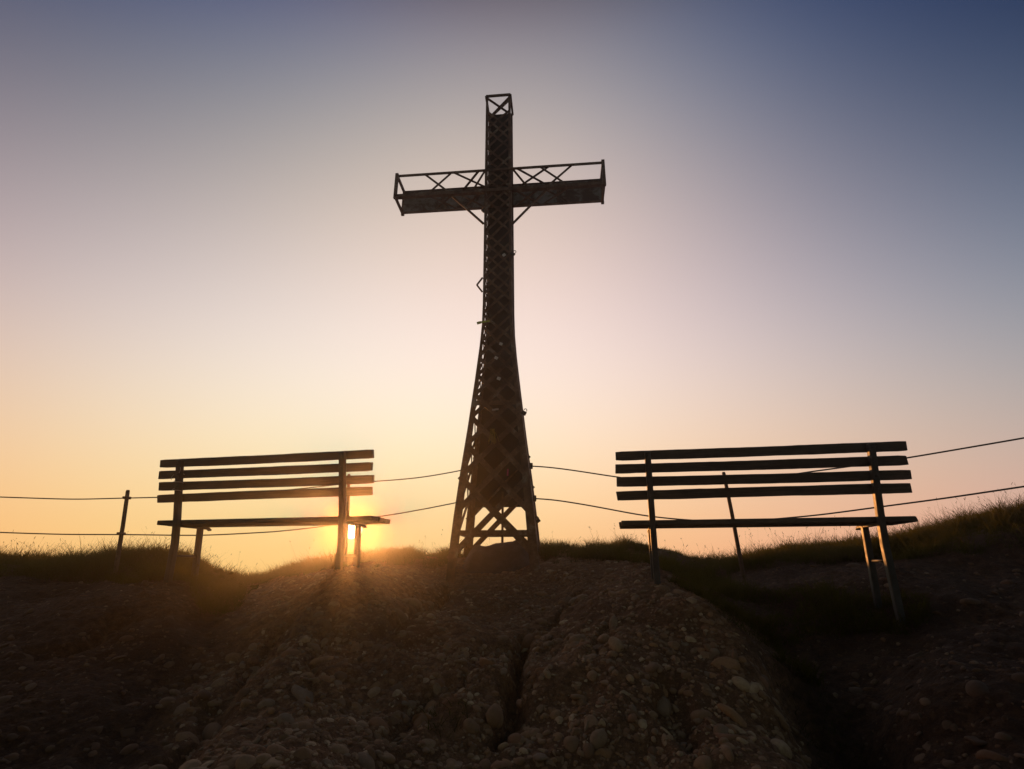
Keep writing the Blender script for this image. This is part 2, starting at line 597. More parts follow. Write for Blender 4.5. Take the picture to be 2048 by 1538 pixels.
def base_h(x, y):
    out = np.empty(x.size)
    xf, yf = x.ravel(), y.ravel()
    for i in range(0, x.size, 20000):
        a, b = xf[i:i + 20000], yf[i:i + 20000]
        r2 = (a[:, None] - CP[None, :, 0]) ** 2 + (b[:, None] - CP[None, :, 1]) ** 2
        out[i:i + 20000] = tps(r2) @ _W[:_n] + _W[_n] + _W[_n + 1] * a + _W[_n + 2] * b
    return out.reshape(x.shape)


# pull the crest exactly onto the observed ridge line
RIDGE = np.array([(-300, 1108), (0, 1112), (60, 1122), (130, 1119), (200, 1121), (240, 1112), (290, 1106), (345, 1111), (390, 1124), (430, 1140), (470, 1155), (510, 1161),
                  (560, 1150), (600, 1139), (650, 1133), (720, 1124), (780, 1114), (830, 1110), (880, 1116), (930, 1108), (1000, 1102), (1060, 1098), (1090, 1095),
                  (1130, 1096), (1200, 1098), (1270, 1088), (1310, 1093), (1360, 1110), (1420, 1129), (1460, 1122), (1540, 1104), (1620, 1097), (1700, 1089),
                  (1770, 1082), (1830, 1073), (1900, 1054), (1960, 1038), (2048, 1019), (2300, 960)], float)
RAZ = (RIDGE[:, 0] - PW / 2) / FPX / (math.cos(PITCH) - (-(RIDGE[:, 1] - PH / 2) / FPX) * math.sin(PITCH))     # x / y of each ridge point
REL = (math.sin(PITCH) + (-(RIDGE[:, 1] - PH / 2) / FPX) * math.cos(PITCH)) / (math.cos(PITCH) - (-(RIDGE[:, 1] - PH / 2) / FPX) * math.sin(PITCH))   # z / y
base_0 = base_h
KAZ = np.linspace(RAZ[0], RAZ[-1], 160)
KEL = np.interp(KAZ, RAZ, REL)
KD = np.zeros(160)
KY = np.linspace(4.0, 7.4, 60)


def base_h(x, y):
    r = x / np.maximum(y, 0.5)
    u = np.clip((y - 3.9 - 1.15 * np.exp(-((r + 0.03) / 0.075) ** 2)) / 0.8, 0, 1)
    return base_0(x, y) + np.interp(r, KAZ, KD) * u * u * (3 - 2 * u)


for _ in range(4):
    zz = base_h(KAZ[:, None] * KY[None], np.repeat(KY[None], 160, 0)) / KY[None]
    kk = zz.argmax(1)
    dz = (KEL - zz.max(1)) * KY[kk]
    KD += np.convolve(np.pad(dz, 2, 'edge'), np.ones(5) / 5, 'valid')

_lat = rng.random((256, 256))


def vnoise(x, y, seed=0):
    x = x + 37.3 * seed + 1000
    y = y + 91.7 * seed + 1000
    i, j = np.floor(x).astype(int), np.floor(y).astype(int)
    u, v = x - i, y - j
    u, v = u * u * (3 - 2 * u), v * v * (3 - 2 * v)
    g = lambda a, b: _lat[a % 256, b % 256]
    return (g(i, j) * (1 - u) + g(i + 1, j) * u) * (1 - v) + (g(i, j + 1) * (1 - u) + g(i + 1, j + 1) * u) * v - 0.5


def march(px, py):
    """where the sight line through (px, py) meets the smooth terrain"""
    t = np.linspace(1.2, 9, 400)
    d = ray(px, py)
    P = d[None] * (t / d[1])[:, None]
    k = np.argmax(P[:, 2] < base_h(P[:, 0], P[:, 1]))
    return P[k, :2]


CREV = []
for pts, wd, dp in [([(1060, 1285), (1042, 1330), (1036, 1400), (1015, 1490)], 0.042, 0.15), ([(897, 1175), (868, 1215), (800, 1262), (768, 1290)], 0.04, 0.10),
                    ([(1160, 1185), (1100, 1245), (1060, 1290), (955, 1330), (900, 1410), (850, 1440)], 0.03, 0.045),
                    ([(1345, 1400), (1362, 1450), (1360, 1500)], 0.045, 0.07), ([(868, 1400), (820, 1440), (790, 1470)], 0.05, 0.07),
                    ([(560, 1260), (500, 1330), (430, 1420), (330, 1500)], 0.06, 0.06), ([(1230, 1290), (1190, 1330), (1180, 1370)], 0.025, 0.03),
                    ([(250, 1230), (160, 1290), (60, 1330)], 0.06, 0.07), ([(690, 1230), (640, 1300), (610, 1400)], 0.03, 0.04),
                    ([(1560, 1330), (1620, 1420), (1690, 1538)], 0.11, 0.10)]:
    CREV.append((np.array([march(*q) for q in pts]), wd, dp))


LOBES = [(march(px_, py_), r_, a_) for px_, py_, r_, a_ in [(1235, 1300, 0.42, 0.10), (900, 1290, 0.34, 0.07), (1190, 1420, 0.33, 0.10), (930, 1425, 0.28, 0.08), (650, 1290, 0.40, 0.06),
         (1600, 1400, 0.34, -0.14), (1690, 1300, 0.30, -0.07), (420, 1310, 0.36, -0.09), (230, 1450, 0.45, -0.10), (1880, 1480, 0.45, -0.10), (760, 1420, 0.26, -0.04)]]


def seg_dist(x, y, pl):
    best = np.full(x.shape, 1e9)
    for a, b in zip(pl[:-1], pl[1:]):
        ab = b - a
        t = np.clip(((x - a[0]) * ab[0] + (y - a[1]) * ab[1]) / (ab @ ab), 0, 1)
        best = np.minimum(best, np.hypot(x - a[0] - t * ab[0], y - a[1] - t * ab[1]))
    return best


def height(x, y):
    z = base_h(x, y)
    wx = x + 0.12 * vnoise(x * 3, y * 3, 7)
    wy = y + 0.12 * vnoise(x * 3, y * 3, 8)
    near = np.clip((5.4 - y) / 1.0, 0.35, 1.0)
    rid = np.abs(vnoise(wx * 2.3 + wy, wy * 2.3 - wx, 3)) * 2
    z = z + near * (0.055 * vnoise(wx * 1.7, wy * 1.7, 1) + 0.05 * (0.5 - rid) * np.clip((5.0 - y), 0, 1) + 0.032 * vnoise(wx * 5, wy * 5, 2)
                    + 0.020 * vnoise(x * 13, y * 13, 4) + 0.016 * vnoise(x * 29, y * 29, 5)
                    + 0.010 * vnoise(x * 57, y * 57, 6))
    for (lx, ly), lr, la in LOBES:
        z = z + la * np.exp(-((x - lx) ** 2 + (y - ly) ** 2) / lr ** 2)
    jx = x + 0.10 * vnoise(x * 8, y * 8, 10) + 0.05 * vnoise(x * 23, y * 23, 12)
    jy = y + 0.10 * vnoise(x * 8, y * 8, 11) + 0.05 * vnoise(x * 23, y * 23, 13)
    for pl, wd, dp in CREV:
        d = seg_dist(jx, jy, pl)
        z = z - dp * np.exp(-(d / wd) ** 2)
    return z


def inside(px, py, poly):
    r = np.zeros(px.shape, bool)
    j = len(poly) - 1
    for i in range(len(poly)):
        xi, yi = poly[i]
        xj, yj = poly[j]
        r ^= ((yi > py) != (yj > py)) & (px < (xj - xi) * (py - yi) / (yj - yi + 1e-9) + xi)
        j = i
    return r


def axis(lo, hi, f0, f1, fine, coarse):
    return np.concatenate([np.arange(lo, f0, coarse), np.arange(f0, f1, fine), np.arange(f1, hi + coarse, coarse)])


gx = axis(-12, 12, -5.2, 5.2, 0.017, 0.4)
gy = axis(-5, 7.0, 1.3, 6.6, 0.015, 0.4)
GX, GY = np.meshgrid(gx, gy)
GZ = height(GX, GY)
nx, ny = len(gx), len(gy)
idx = np.arange(nx * ny).reshape(ny, nx)
quads = np.stack([idx[:-1, :-1], idx[:-1, 1:], idx[1:, 1:], idx[1:, :-1]], -1).reshape(-1, 4)
UNDIMMED_AREA = np.array([(500, 1120), (470, 1210), (420, 1300), (330, 1450), (290, 1600), (1660, 1600), (1610, 1470), (1540, 1330), (1490, 1262), (1410, 1195), (1335, 1150), (1250, 1090), (900, 1060)], float)  # outline of the central spur; outside it the colours are darkened as shade


def undimmed(x, y, z):
    """1 on the central spur, 0 on the sides where shade is painted into the colour"""
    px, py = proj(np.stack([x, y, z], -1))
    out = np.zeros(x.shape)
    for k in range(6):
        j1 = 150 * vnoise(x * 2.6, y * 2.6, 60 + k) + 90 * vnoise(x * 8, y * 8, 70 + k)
        out += inside(px + j1, py + 0.4 * j1, UNDIMMED_AREA)
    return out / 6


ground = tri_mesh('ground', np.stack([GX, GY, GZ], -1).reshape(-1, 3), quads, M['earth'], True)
ca = ground.data.attributes.new('undimmed', 'FLOAT', 'POINT')
ca.data.foreach_set('value', undimmed(GX, GY, GZ).ravel().astype(np.float32))
tag(ground, 'brown conglomerate rock slope rising to the summit', None, None, 'structure')


def gz(x, y):
    return float(height(np.array([float(x)]), np.array([float(y)]))[0])


# ------------------------------------------------------------------ where grass grows
G_FRONT = np.array([(-400, 1150), (0, 1150), (60, 1150), (130, 1165), (250, 1168), (330, 1160), (372, 1165), (400, 1225), (440, 1235), (478, 1215), (495, 1168), (560, 1157), (640, 1142),
                    (700, 1130), (780, 1132), (890, 1136), (915, 1100), (1062, 1098), (1090, 1124), (1200, 1118), (1285, 1126), (1340, 1150), (1420, 1152),
                    (1500, 1140), (1600, 1128), (1700, 1124), (1800, 1118), (1900, 1112), (2048, 1100), (2500, 1090)], float)
GULLY = np.array([(1325, 1158), (1420, 1150), (1520, 1190), (1640, 1180), (1740, 1200), (1840, 1190), (1866, 1230), (1830, 1278), (1700, 1272), (1600, 1292), (1540, 1305),
                  (1480, 1262), (1400, 1195)], float)


GULLY_LOW = np.array([(1540, 1320), (1600, 1325), (1690, 1420), (1750, 1560), (1650, 1560), (1590, 1450)], float)
HOLLOW = np.array([(880, 1420), (940, 1415), (960, 1470), (900, 1490), (850, 1460)], float)


def grass_mask(x, y, z):
    px, py = proj(np.stack([x, y, z], -1))
    jit = 40 * vnoise(x * 7, y * 7, 21)
    front_ = np.interp(px, G_FRONT[:, 0], G_FRONT[:, 1])
    return ((py + jit * 0.35 < front_) & (y > 3.2)) | (y > 5.35) | inside(px + jit, py + jit * 0.5, GULLY) | inside(px + jit, py + jit, GULLY_LOW) | inside(px + jit, py + jit, HOLLOW)


# ------------------------------------------------------------------ stones in the conglomerate
def ico(sub):
    bm = bmesh.new()
    bmesh.ops.create_icosphere(bm, subdivisions=sub, radius=1.0)
    V = np.array([v.co[:] for v in bm.verts])
    T = np.array([[v.index for v in f.verts] for f in bm.faces])
    bm.free()
    return V, T


def lump(V, amp, seed):
    r = np.random.default_rng(seed)
    s = np.zeros(len(V))
    for _ in range(7):
        d = r.normal(size=3)
        d /= np.linalg.norm(d)
        s += r.normal() * np.clip(V @ d, 0, 1) ** 2
    hard = seed % 2
    for _ in range(3 + 4 * hard):                         # flattened, broken sides
        d = r.normal(size=3)
        d /= np.linalg.norm(d)
        c = r.uniform(0.42, 0.75) if hard else r.uniform(0.62, 0.85)
        q = V @ d
        V = V - np.clip(q - c, 0, None)[:, None] * d * (0.95 if hard else 0.8)
    return V * (1 + amp * s)[:, None]


def normals(x, y):
    e = 0.03
    dx = (height(x + e, y) - height(x - e, y)) / (2 * e)
    dy = (height(x, y + e) - height(x, y - e)) / (2 * e)
    n = np.stack([-dx, -dy, np.ones_like(dx)], -1)
    return n / np.linalg.norm(n, axis=-1, keepdims=True)


def scatter(n, y0, y1, power=1.0):
    """random spots on the slope, a little denser near the viewer"""
    y = y0 + (y1 - y0) * rng.random(n) ** power
    x = (rng.random(n) * 2 - 1) * (1.08 * y + 0.5)
    return x, y


def stones(n, sub, med, sig, smax, smin, y0, y1, power, sink):
    x, y = scatter(n, y0, y1, power)
    z = height(x, y)
    keep = ~grass_mask(x, y, z)
    keep &= rng.random(n) < 0.22 + 0.78 * undimmed(x, y, z)
    # thin out in clumps
    keep &= (vnoise(x * 4, y * 4, 31) + rng.random(n) * 0.9) > 0.05
    x, y, z = x[keep], y[keep], z[keep]
    n = len(x)
    s = np.clip(np.exp(rng.normal(math.log(med), sig, n)), smin, smax) * 0.5
    N = normals(x, y)
    V0, T0 = ico(sub)
    var = [lump(V0, 0.10, 100 + k) for k in range(12)]
    Vv = np.stack(var)[rng.integers(0, 12, n)]
    sc = np.stack([s * rng.uniform(0.95, 1.5, n), s * rng.uniform(0.75, 1.05, n), s * rng.uniform(0.45, 0.8, n)], -1)
    Vv = Vv * sc[:, None, :]
    t = rng.random(n) * 2 * math.pi
    tilt = N + rng.normal(0, 0.35, (n, 3))
    tilt /= np.linalg.norm(tilt, axis=-1, keepdims=True)
    a = np.stack([np.cos(t), np.sin(t), np.zeros(n)], -1)
    a -= tilt * (a * tilt).sum(-1, keepdims=True)
    a /= np.linalg.norm(a, axis=-1, keepdims=True)
    b = np.cross(tilt, a)
    Mx = np.stack([a, b, tilt], -1)
    Vv = np.einsum('nij,nkj->nki', Mx, Vv)
    Vv += (np.stack([x, y, z], -1) - N * (s * sink * rng.uniform(0.2, 0.75, n))[:, None])[:, None, :]
    T = T0[None] + (np.arange(n) * len(V0))[:, None, None]
    return Vv.reshape(-1, 3), T.reshape(-1, 3), np.repeat(undimmed(x, y, z), len(V0))


parts = [stones(7000, 3, 0.032, 0.50, 0.13, 0.016, 1.75, 3.1, 0.8, 0.9), stones(10500, 2, 0.032, 0.50, 0.12, 0.018, 2.9, 5.3, 0.8, 0.9),
         stones(16000, 2, 0.016, 0.40, 0.034, 0.007, 1.75, 3.2, 0.8, 0.6), stones(19000, 1, 0.018, 0.40, 0.034, 0.009, 3.0, 5.3, 0.8, 0.6)]
Vs, Ts, o_ = [], [], 0
for v_, t_, _b in parts:
    Vs.append(v_)
    Ts.append(t_ + o_)
    o_ += len(v_)
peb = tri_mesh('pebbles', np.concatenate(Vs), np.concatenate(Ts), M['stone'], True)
pa = peb.data.attributes.new('undimmed', 'FLOAT', 'POINT')
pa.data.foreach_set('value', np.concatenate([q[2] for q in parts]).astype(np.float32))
tag(peb, 'rounded pebbles and cobbles bedded in the brown rock slope', 'pebbles', None, 'stuff')

# ------------------------------------------------------------------ grass
def blades(x, y, z, hgt, wid, lean, curl):
    n = len(x)
    t = rng.random(n) * 2 * math.pi
    dirx, diry = np.cos(t), np.sin(t)
    ft = rng.random(n) * 2 * math.pi
    fx, fy = np.cos(ft) * wid / 2, np.sin(ft) * wid / 2
    V = np.zeros((n, 7, 3))
    for k, (u, ww) in enumerate(((0.0, 1.0), (0.4, 0.85), (0.75, 0.55), (1.0, 0.0))):
        cx = x + dirx * hgt * (lean * u + curl * u * u)
        cy = y + diry * hgt * (lean * u + curl * u * u)
        cz = z - 0.01 + hgt * (u - 0.35 * curl * u * u)
        if k < 3:
            V[:, 2 * k] = np.stack([cx - fx * ww, cy - fy * ww, cz], -1)
            V[:, 2 * k + 1] = np.stack([cx + fx * ww, cy + fy * ww, cz], -1)
        else:
            V[:, 6] = np.stack([cx, cy, cz], -1)
    F = np.array([(0, 1, 3), (0, 3, 2), (2, 3, 5), (2, 5, 4), (4, 5, 6)])
    T = F[None] + (np.arange(n) * 7)[:, None, None]
    return V.reshape(-1, 3), T.reshape(-1, 3)


def grass_spots(n, y0, y1, need=True):
    y = y0 + (y1 - y0) * rng.random(n)
    x = (rng.random(n) * 2 - 1) * (1.08 * y + 0.4)
    z = height(x, y)
    k = grass_mask(x, y, z)
    return x[k], y[k], z[k]


GV, GT, o_ = [], [], 0


def push(vt):
    global o_
    GV.append(vt[0])
    GT.append(vt[1] + o_)
    o_ += len(vt[0])


x, y, z = grass_spots(330000, 3.0, 6.7)
tus = np.clip(0.85 + 1.9 * vnoise(x * 3.2, y * 3.2, 41) + 1.3 * vnoise(x * 11, y * 11, 42), 0.25, 2.2)
low = np.where(y < 4.2, 0.8, 1.0)
n = len(x)
push(blades(x, y, z, 0.070 * tus * low * rng.uniform(0.5, 1.4, n), rng.uniform(0.0025, 0.0055, n), rng.uniform(0.0, 0.55, n), rng.uniform(0.1, 0.8, n)))
x, y, z = grass_spots(26000, 2.0, 3.4)
n = len(x)
push(blades(x, y, z, 0.045 * rng.uniform(0.5, 1.5, n), rng.uniform(0.002, 0.0045, n), rng.uniform(0.0, 0.6, n), rng.uniform(0.2, 0.9, n)))
x, y, z = grass_spots(46000, 3.6, 6.6)
tus = np.clip(0.7 + 1.8 * vnoise(x * 3.2, y * 3.2, 41) + 1.8 * vnoise(x * 11, y * 11, 42) + 0.5 * np.clip(np.abs(x + 0.3) - 1.9, 0, 1) + 0.5 * np.exp(-((x + 1.35) / 0.5) ** 2), 0.12, 2.6)
n = len(x)
push(blades(x, y, z, 0.10 * tus * rng.uniform(0.6, 1.3, n), rng.uniform(0.002, 0.004, n), rng.uniform(0.0, 0.5, n), rng.uniform(0.1, 0.7, n)))
n = 26000
x, y = rng.uniform(-2.3, -0.55, n), rng.uniform(4.75, 6.0, n)
z = height(x, y)
ok = grass_mask(x, y, z) & (vnoise(x * 7, y * 7, 45) + 0.5 * vnoise(x * 17, y * 17, 46) > 0.05)
x, y, z = x[ok], y[ok], z[ok]
n = len(x)
push(blades(x, y, z, 0.12 * rng.uniform(0.4, 1.25, n), rng.uniform(0.002, 0.0045, n), rng.uniform(0.0, 0.6, n), rng.uniform(0.1, 0.8, n)))
# thin flowering stems with small spikelets
x, y, z = grass_spots(2600, 4.0, 6.4)
sel = (rng.random(len(x)) + vnoise(x * 2.1, y * 2.1, 77)) < 0.30
x, y, z = x[sel], y[sel], z[sel]
n = len(x)
t = rng.random(n) * 2 * math.pi
h = 0.08 + 0.2 * rng.random(n) ** 1.8
lean = rng.uniform(0.05, 0.55, n)
hx, hy, hz = x + np.cos(t) * lean * h, y + np.sin(t) * lean * h, z + h
for k, (w0, w1) in enumerate(((0.0012, 0.0008),)):
    V = np.zeros((n, 4, 3))
    ft = rng.random(n) * 6.28
    fx, fy = np.cos(ft), np.sin(ft)
    V[:, 0] = np.stack([x - fx * w0 / 2, y - fy * w0 / 2, z], -1)
    V[:, 1] = np.stack([x + fx * w0 / 2, y + fy * w0 / 2, z], -1)
    V[:, 2] = np.stack([hx + fx * w1 / 2, hy + fy * w1 / 2, hz], -1)
    V[:, 3] = np.stack([hx - fx * w1 / 2, hy - fy * w1 / 2, hz], -1)
    T = np.array([(0, 1, 2), (0, 2, 3)])[None] + (np.arange(n) * 4)[:, None, None]
    push((V.reshape(-1, 3), T.reshape(-1, 3)))
oct_v = np.array([(1, 0, 0), (-1, 0, 0), (0, 1, 0), (0, -1, 0), (0, 0, 1), (0, 0, -1)], float)
oct_t = np.array([(0, 2, 4), (2, 1, 4), (1, 3, 4), (3, 0, 4), (2, 0, 5), (1, 2, 5), (3, 1, 5), (0, 3, 5)])
rep = 2
ax = np.stack([np.cos(t) * 0.7, np.sin(t) * 0.7, np.ones(n)], -1)
ax /= np.linalg.norm(ax, axis=-1, keepdims=True)
for r_ in range(rep):
    u = rng.uniform(0.0, 0.12, n) if r_ else np.zeros(n)
    c = np.stack([hx, hy, hz], -1) - ax * (u * h)[:, None] + rng.normal(0, 0.003, (n, 3))
    L, Wd = rng.uniform(0.006, 0.014, n), rng.uniform(0.0014, 0.0026, n)
    V = oct_v[None, :, :] * np.stack([Wd, Wd, L], -1)[:, None, :]
    e1_ = np.cross(ax, np.array([0, 0, 1.0]))
    e1_ /= np.linalg.norm(e1_, axis=-1, keepdims=True)
    e2_ = np.cross(ax, e1_)
    V = np.einsum('nij,nkj->nki', np.stack([e1_, e2_, ax], -1), V) + c[:, None, :]
    push((V.reshape(-1, 3), (oct_t[None] + (np.arange(n) * 6)[:, None, None]).reshape(-1, 3)))
gr = tri_mesh('grass', np.concatenate(GV), np.concatenate(GT), M['grass'])
tag(gr, 'short wild grass with thin seed stems along the ridge', 'grass', None, 'stuff')


# ------------------------------------------------------------------ leafy weeds on the ridge
def weed(px, py, Y, size, label, seed):
    r = np.random.default_rng(seed)
    p = at(px, py, Y)
    p[2] = gz(p[0], p[1])
    root = empty('weed_plant', p)
    tag(root, label, 'plant', 'leafy weeds on the ridge')
    for k in range(9):
        a = r.uniform(0, 6.28)
        ln = size * r.uniform(0.6, 1.1)
        tip = Vector((math.cos(a) * ln * 0.7, math.sin(a) * ln * 0.7, ln * r.uniform(0.5, 1.0)))
        mid = tip * 0.5 + Vector((0, 0, ln * 0.15))
        sm = MB().tube([(0, 0, -0.02), mid, tip], [0.003, 0.0022, 0.0012], 5).build('stem', M['grass'], root)
        vs, fs = [tip], []
        d = (tip - mid).normalized()
        s = d.cross(Vector((0, 0, 1))).normalized()
        up = s.cross(d)
        for j in range(5):                                 # toothed lobes round the stalk's end
            b = (j - 2) * 0.55
            dd = d * math.cos(b) + s * math.sin(b)
            ss = s * math.cos(b) - d * math.sin(b)
            L = size * 0.42 * (1 - 0.12 * abs(j - 2))
            W_ = L * 0.3
            c = [tip + dd * L * 0.35 + ss * W_ + up * 0.004, tip + dd * L * 0.55 + ss * W_ * 0.7, tip + dd * L * 0.7 + ss * W_ * 0.85, tip + dd * L - up * 0.01,
                 tip + dd * L * 0.7 - ss * W_ * 0.85, tip + dd * L * 0.55 - ss * W_ * 0.7, tip + dd * L * 0.35 - ss * W_ + up * 0.004]
            q = len(vs)
            vs += c
            fs += [(0, q, q + 1, q + 5, q + 6), (q + 1, q + 2, q + 3, q + 4, q + 5)]
        MB().add(vs, fs).build('leaf', M['grass'], root)
    return root


weed(500, 1140, 4.75, 0.11, 'leafy weed standing alone in the dip of the ridge between the benches', 3)
weed(450, 1128, 4.85, 0.12, 'bushy leafy weed on the ridge beside the front leg of the left bench', 4)
weed(600, 1128, 4.85, 0.09, 'low leafy weed on the ridge under the middle of the left bench', 5)

# ------------------------------------------------------------------ benches
SL, GAP, LEAN = 0.0628, 0.0256, 0.1985


def back_pt(x, d, n=0.0):
    """point on the leaning back, d below its top edge, n towards the sitter"""
    return Vector((x, math.sin(LEAN) * d + math.cos(LEAN) * n, -math.cos(LEAN) * d + math.sin(LEAN) * n))


Z0B = 0.95           # height of the top edge above the foot


def make_bench():
    root = empty('park_bench', (0, 0, 0))
    off = (0, 0, -Z0B)
    up = Vector((0, -math.sin(LEAN), math.cos(LEAN)))
    nrm = Vector((0, math.cos(LEAN), math.sin(LEAN)))
    for i in range(4):
        d = i * (SL + GAP) + SL / 2
        j = (0.004, -0.003, 0.002, -0.005)[i]
        vs, fs = worn_plank(-0.9 + j, 0.9 + j, SL, 0.027, 60 + i)
        c0 = back_pt(0, d, 0.014)
        m = MB().add([c0 + Vector((a, 0, 0)) + nrm * b + up * c for a, b, c in vs], fs)
        m.build('back_slat', M['wood'], root, 0.003, off=off)
    for i, (y, x0, x1) in enumerate(((0.135, -0.885, 0.905), (0.245, -0.9, 0.9), (0.352, -0.895, 0.895))):
        vs, fs = worn_plank(x0, x1, 0.100, 0.034, 80 + i)
        m = MB().add([(a, y + c, -0.470 + b) for a, b, c in vs], fs)
        m.build('seat_plank', M['wood'], root, 0.006, off=off)
    for sx in (-1, 1):
        x = sx * 0.685
        # rear leg carries on up as the back support: bent upright of folded steel
        m = MB()
        path = [back_pt(x, 0.008, -0.026), back_pt(x, 0.44, -0.026), Vector((x, 0.088, -0.62)), Vector((x, 0.105, -1.25))]
        wv, tv = 0.040, 0.046
        vs = []
        for p in path:
            vs += [p + Vector((a * wv / 2, b * tv / 2, 0)) for a, b in ((-1, -1), (1, -1), (1, 1), (-1, 1))]
        fs = [(0, 1, 2, 3), (15, 14, 13, 12)]
        for k in range(3):
            for c in range(4):
                c2 = (c + 1) % 4
                fs.append((4 * k + c, 4 * k + 4 + c, 4 * k + 4 + c2, 4 * k + c2))
        leg = m.add(vs, fs).build('rear_leg', M['steel'], root, 0.007, off=off)
        for i in range(4):
            p = back_pt(x, i * (SL + GAP) + SL / 2, -0.049)
            MB().tube([p, p - nrm * 0.006], [0.008, 0.006], 10).build('bolt', M['steel'], leg, off=off)
        m = MB()
        a, b = Vector((x, 0.305, -0.492)), Vector((x, 0.375, -1.2))
        vs = [p + Vector((i * 0.019, j * 0.019, 0)) for p in (a, b) for i, j in ((-1, -1), (1, -1), (1, 1), (-1, 1))]
        m.add(vs, [(0, 1, 2, 3), (7, 6, 5, 4), (0, 4, 5, 1), (1, 5, 6, 2), (2, 6, 7, 3), (3, 7, 4, 0)])
        m.build('front_leg', M['steel'], root, 0.006, off=off)
        m = MB()
        m.bar((x, 0.075, -0.497), (x, 0.39, -0.497), 0.034, 0.016, (0, 0, 1))
        m.bar((x, 0.39, -0.497), (x, 0.41, -0.510), 0.034, 0.012, (0, 0.4, 1))
        m.build('seat_bearer', M['steel'], root, 0.003, off=off)
        MB().tube([(x, 0.10, -0.712), (x, 0.33, -0.712)], 0.008, 8).build('leg_brace', M['steel'], root, smooth=True, off=off)
    return root


bench_l = make_bench()
bench_l.location = (-1.877, 3.854, 0.8064 - Z0B)
bench_l.rotation_euler = (0, 0, -0.2159)
tag(bench_l, 'slatted wooden bench with the low sun shining under its seat', 'bench', 'summit benches either side of the cross')
bench_r = copy_tree(bench_l)
bench_r.location = (1.593, 3.379, 0.7624 - Z0B)
bench_r.rotation_euler = (0, -0.0, -0.183)
tag(bench_r, 'nearer, dark slatted wooden bench with a fence post seen behind its slats', 'bench', 'summit benches either side of the cross')

# pale string tied round the left bench's upright
Mb = Matrix.Translation(bench_l.location) @ Matrix.Rotation(-0.2159, 4, 'Z')
sc_ = Mb @ Vector((-0.685, 0.005, Z0B - 0.125))
st = empty('string_loop', sc_, -0.2159)
tag(st, 'pale string knotted round an upright of the bench lit by the sun', 'string')
m = MB()
pts = [Vector((0.026 * math.cos(a) * 1.05, 0.034 * math.sin(a), 0.012 * math.sin(a + 0.6) - 0.004 * k)) for k, a in enumerate(np.linspace(0, 4.2 * math.pi, 34))]
m.tube(pts, 0.0022, 6)
m.tube([(-0.028, -0.03, 0.0), (-0.034, -0.038, -0.02), (-0.030, -0.04, -0.045)], 0.0018, 5)
m.tube([(0.02, -0.034, 0.008), (0.034, -0.04, 0.03), (0.03, -0.042, 0.05)], 0.0018, 5)
m.build('cord', M['string'], st, smooth=True)

# ------------------------------------------------------------------ the lattice cross
CX, CYAW, YC = -0.163, -0.0908, 0.155
HZ = [(-0.25, 0.412), (0.05, 0.397), (0.45, 0.363), (0.85, 0.322), (1.3, 0.270), (1.8, 0.218), (2.2, 0.180), (2.45, 0.163), (2.7, 0.158), (6.0, 0.155)]
ZB, ZT, ZTOP, AL = 4.171, 4.489, 5.641, 1.227
CB = -0.12
cross = empty('summit_cross', (CX, 5.0, CB), CYAW)
tag(cross, 'tall rusty iron lattice cross on spread legs between the two benches', 'cross')
COFF = (0, 0, CB)


def hw(z):
    return float(np.interp(z, [q[0] for q in HZ], [q[1] for q in HZ]))


def sx_(z):
    return 0.020 - 0.0055 * z


def tp(i, j, z, inset=0.0):
    """tower corner: i = -1 left / 1 right, j = -1 near / 1 far"""
    h = hw(z) - inset
    return Vector((sx_(z) + i * h, YC + j * h, z))


LEGZ = [-0.25, 0.05, 0.45, 0.85, 1.3, 1.8, 2.2, 2.45, 2.7, 3.6, 4.6, ZTOP]
for i in (-1, 1):
    for j in (-1, 1):
        # angle-iron corner post: one flange on each face
        m = MB()
        for fl in (0, 1):
            vs, fs = [], []
            for z in LEGZ:
                c = tp(i, j, z)
                wd = 0.029 if z > 2.3 else 0.029 + 0.052 * min(1.0, (2.3 - z) / 2.0)
                th = 0.007
                if fl == 0:
                    q = [(0, 0), (-i * wd, 0), (-i * wd, -j * th), (0, -j * th)]
                else:
                    q = [(0, -j * (th + 0.001)), (-i * th, -j * (th + 0.001)), (-i * th, -j * wd), (0, -j * wd)]
                vs += [c + Vector((a, b, 0)) for a, b in q]
            for k in range(len(LEGZ) - 1):
                for c_ in range(4):
                    c2 = (c_ + 1) % 4
                    fs.append((4 * k + c_, 4 * k + 4 + c_, 4 * k + 4 + c2, 4 * k + c2))
            e = 4 * (len(LEGZ) - 1)
            fs += [(0, 1, 2, 3), (e + 3, e + 2, e + 1, e)]
            m.add(vs, fs)
        post = m.build('corner_post', M['rust'], cross, off=COFF)

# double lattice: nodes half a width apart, every bar spans two node steps
nodes = [0.10]
while nodes[-1] < ZTOP - 0.25:
    nodes.append(nodes[-1] + 0.95 * hw(nodes[-1]))
nodes.append(ZTOP - 0.06)
r_l = np.random.default_rng(5)


